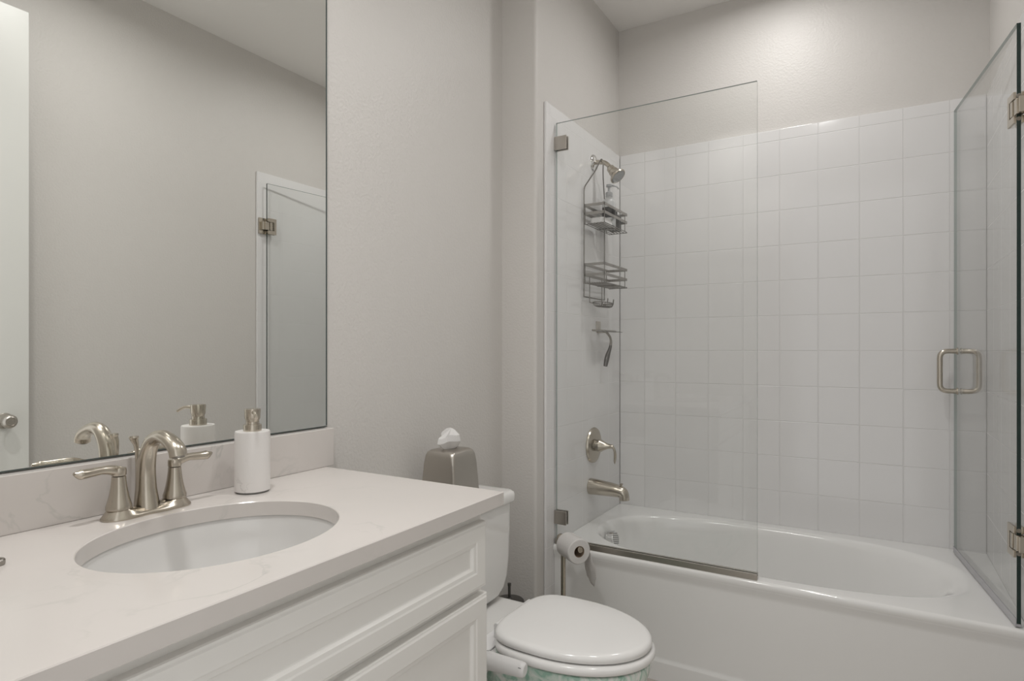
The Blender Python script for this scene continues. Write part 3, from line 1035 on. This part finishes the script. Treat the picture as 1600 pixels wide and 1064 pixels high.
bm = B(); loft(bm, [rrect(0.231, 2.588, hx, hy, 0.018, zb + z, 8) for z, hx, hy in ((0, 0.030, 0.052), (0.005, 0.035, 0.057), (0.022, 0.035, 0.057), (0.028, 0.032, 0.053), (0.030, 0.02, 0.04))])
tag(obj('soap_box', bm, M['white_plastic']), 'white soap box lying in the caddy top basket', 'soap box')

# squeegee on its wall hook
sq = empty('squeegee', (0.19, 2.70, 1.15), 'chrome squeegee with a dark handle hanging under the shower caddy', 'squeegee')
sz = 1.325
bm = B()
box(bm, (0.196, 2.56, sz - 0.005), (0.206, 2.845, sz + 0.005), 0.003)
box(bm, (0.204, 2.56, sz - 0.004), (0.226, 2.845, sz - 0.001), 0.001)
obj('blade_bar', bm, M['dark_nickel'], sq)
bm = B(); box(bm, (0.225, 2.555, sz - 0.0045), (0.236, 2.85, sz - 0.002), 0.0008); obj('rubber_blade', bm, M['rubber'], sq)
bm = B()
hp = smooth_path([(0.203, 2.700, sz), (0.212, 2.712, sz - 0.012), (0.220, 2.732, sz - 0.038), (0.216, 2.738, sz - 0.075), (0.206, 2.726, sz - 0.12), (0.200, 2.714, sz - 0.168)], 6)
tube(bm, hp[:19], lerp_list([0.006, 0.0058, 0.0055, 0.007], 19), 14)
obj('neck', bm, M['dark_nickel'], sq)
bm = B(); tube(bm, hp[17:], lerp_list([0.0068, 0.0085, 0.0115, 0.012, 0.009], len(hp[17:])), 16); obj('grip', bm, M['bronze'], sq)
bm = B()
box(bm, (XP, 2.672, sz - 0.008), (XP + 0.004, 2.722, sz + 0.046), 0.0015)
box(bm, (XP + 0.003, 2.684, sz - 0.010), (XP + 0.034, 2.710, sz - 0.0055), 0.001)
tag(obj('wall_hook', bm, M['steel']), 'square steel wall hook that carries the squeegee', 'hook')

# ---------------------------------------------------------------- glass
def pane(a, b, name, parent, thin_axis, edge):
    bm = B()
    box(bm, a, b)
    for f in bm.faces:
        f.material_index = 0 if abs(f.normal[thin_axis]) > 0.9 else 1
    return obj(name, bm, [M['glass'], edge], parent, smooth=False)


GY0, GY1 = 2.241, 2.250
fp = empty('fixed_glass_panel', (0.56, 2.245, RIM), 'fixed clear glass tub screen at the shower end, in a nickel bottom channel', 'glass screen')
pane((0.176, GY0, RIM + 0.014), (0.952, GY1, 2.169), 'glass_pane', fp, 1, M['glass_edge_light'])
bm = B()
box(bm, (0.174, GY0 - 0.009, RIM - 0.0005), (0.953, GY0 - 0.0005, RIM + 0.021), 0.001)
box(bm, (0.174, GY1 + 0.0005, RIM - 0.0005), (0.953, GY1 + 0.009, RIM + 0.021), 0.001)
box(bm, (0.174, GY0 - 0.0005, RIM - 0.0005), (0.953, GY1 + 0.0005, RIM + 0.012), 0.0)
obj('bottom_channel', bm, M['steel'], fp, smooth=False)
for z in (2.083, 0.549):
    bm = B()
    box(bm, (XP, GY0 - 0.009, z - 0.028), (XP + 0.055, GY0 - 0.0003, z + 0.028), 0.0025)
    box(bm, (XP, GY1 + 0.0003, z - 0.028), (XP + 0.055, GY1 + 0.009, z + 0.028), 0.0025)
    box(bm, (XP, GY0 - 0.002, z - 0.026), (XP + 0.005, GY1 + 0.002, z + 0.026))
    obj('wall_clamp', bm, M['steel'], fp)

# hinged door, swung inwards along the right wall
DH = Vector((1.656, 2.236, 0))
DE = Vector((1.574, 2.934, 0))
dd = (DE - DH).normalized()
dn = Vector((-dd.y, dd.x, 0))        # towards the room's left
if dn.x > 0:
    dn = -dn
DW = (DE - DH).length
gd = empty('glass_tub_door', (DH.x, DH.y, RIM), 'clear glass tub door swung open along the right wall, with a nickel pull', 'glass door')


def dbox(bm, u0, u1, n0, n1, z0, z1, bev=0.0):
    """box in the door's own directions: u along the door, n across it"""
    b2 = B()
    box(b2, (u0, n0, z0), (u1, n1, z1), bev)
    m = Matrix(((dd.x, dn.x, 0, DH.x), (dd.y, dn.y, 0, DH.y), (0, 0, 1, 0), (0, 0, 0, 1)))
    bmesh.ops.transform(b2, matrix=m, verts=b2.verts[:])
    me = bpy.data.meshes.new('tmp')
    b2.to_mesh(me); b2.free()
    bm.from_mesh(me)
    bpy.data.meshes.remove(me)


bm = B(); dbox(bm, 0.0, DW, -0.005, 0.005, RIM + 0.012, 2.173)
bmesh.ops.recalc_face_normals(bm, faces=bm.faces[:])
for f in bm.faces:
    f.normal_update()
    f.material_index = 0 if abs(f.normal.dot(dn)) > 0.9 else (1 if f.normal.dot(dd) < -0.9 else 2)
obj('glass_pane', bm, [M['glass'], M['glass_edge'], M['glass_edge_light']], gd, smooth=False)
bm = B(); dbox(bm, 0.0, DW, -0.007, 0.007, RIM + 0.003, RIM + 0.0125, 0.002); dbox(bm, 0.0, DW, 0.0055, 0.0075, RIM + 0.003, RIM + 0.026); obj('bottom_sweep', bm, M['sweep'], gd)
for z in (1.932, 0.686):
    bm = B()
    for n0, n1 in ((0.0053, 0.013), (-0.013, -0.0053)):
        dbox(bm, 0.0, 0.052, n0, n1, z + 0.024, z + 0.045, 0.0015)
        dbox(bm, 0.0, 0.052, n0, n1, z - 0.045, z - 0.024, 0.0015)
        dbox(bm, 0.038, 0.052, n0, n1, z - 0.026, z + 0.026, 0.0015)
        dbox(bm, 0.012, 0.028, n0, n1, z - 0.022, z + 0.022, 0.0015)
    hg = obj('hinge', bm, M['nickel'], gd)
    bm = B()
    dbox(bm, -0.016, 0.010, -0.010, 0.010, z - 0.0225, z + 0.0225, 0.002)
    box(bm, (XR - 0.021, DH.y - 0.040, z - 0.045), (XR - 0.013, DH.y + 0.012, z + 0.045), 0.0015)
    box(bm, (DH.x - 0.004, DH.y - 0.030, z - 0.0225), (XR - 0.014, DH.y - 0.006, z + 0.0225), 0.0015)
    obj('hinge_bracket', bm, M['nickel'], hg)
    bm = B()
    for s in (-1, 1):
        c0 = DH + dd * (-0.0004) + Vector((0, 0, z + s * 0.033))
        lathe(bm, [(0.006, -0.001), (0.006, 0.0015), (0.003, 0.0015), (0.0028, 0.0003), (0, 0.0003)], c0, -dd, 16)
    obj('pivot_screws', bm, M['dark_nickel'], hg)
hu = 0.648
bm = B()
hz0, hz1 = 1.077, 1.231
for s in (-1, 1):
    c = DH + dd * hu
    o_ = dn * (s * 0.062)
    b0 = dn * (s * 0.0055)
    tube(bm, fillet([c + b0 + Vector((0, 0, hz0)), c + o_ + Vector((0, 0, hz0)), c + o_ + Vector((0, 0, hz1)), c + b0 + Vector((0, 0, hz1))], 0.032, 8), 0.0095, 18)
    for z in (hz0, hz1):
        lathe(bm, [(0.0135, 0), (0.0135, 0.003), (0.0125, 0.004)], c + dn * (s * 0.0052) + Vector((0, 0, z)), dn * s, 24)
obj('pull_handle', bm, M['nickel'], gd, ang=50)
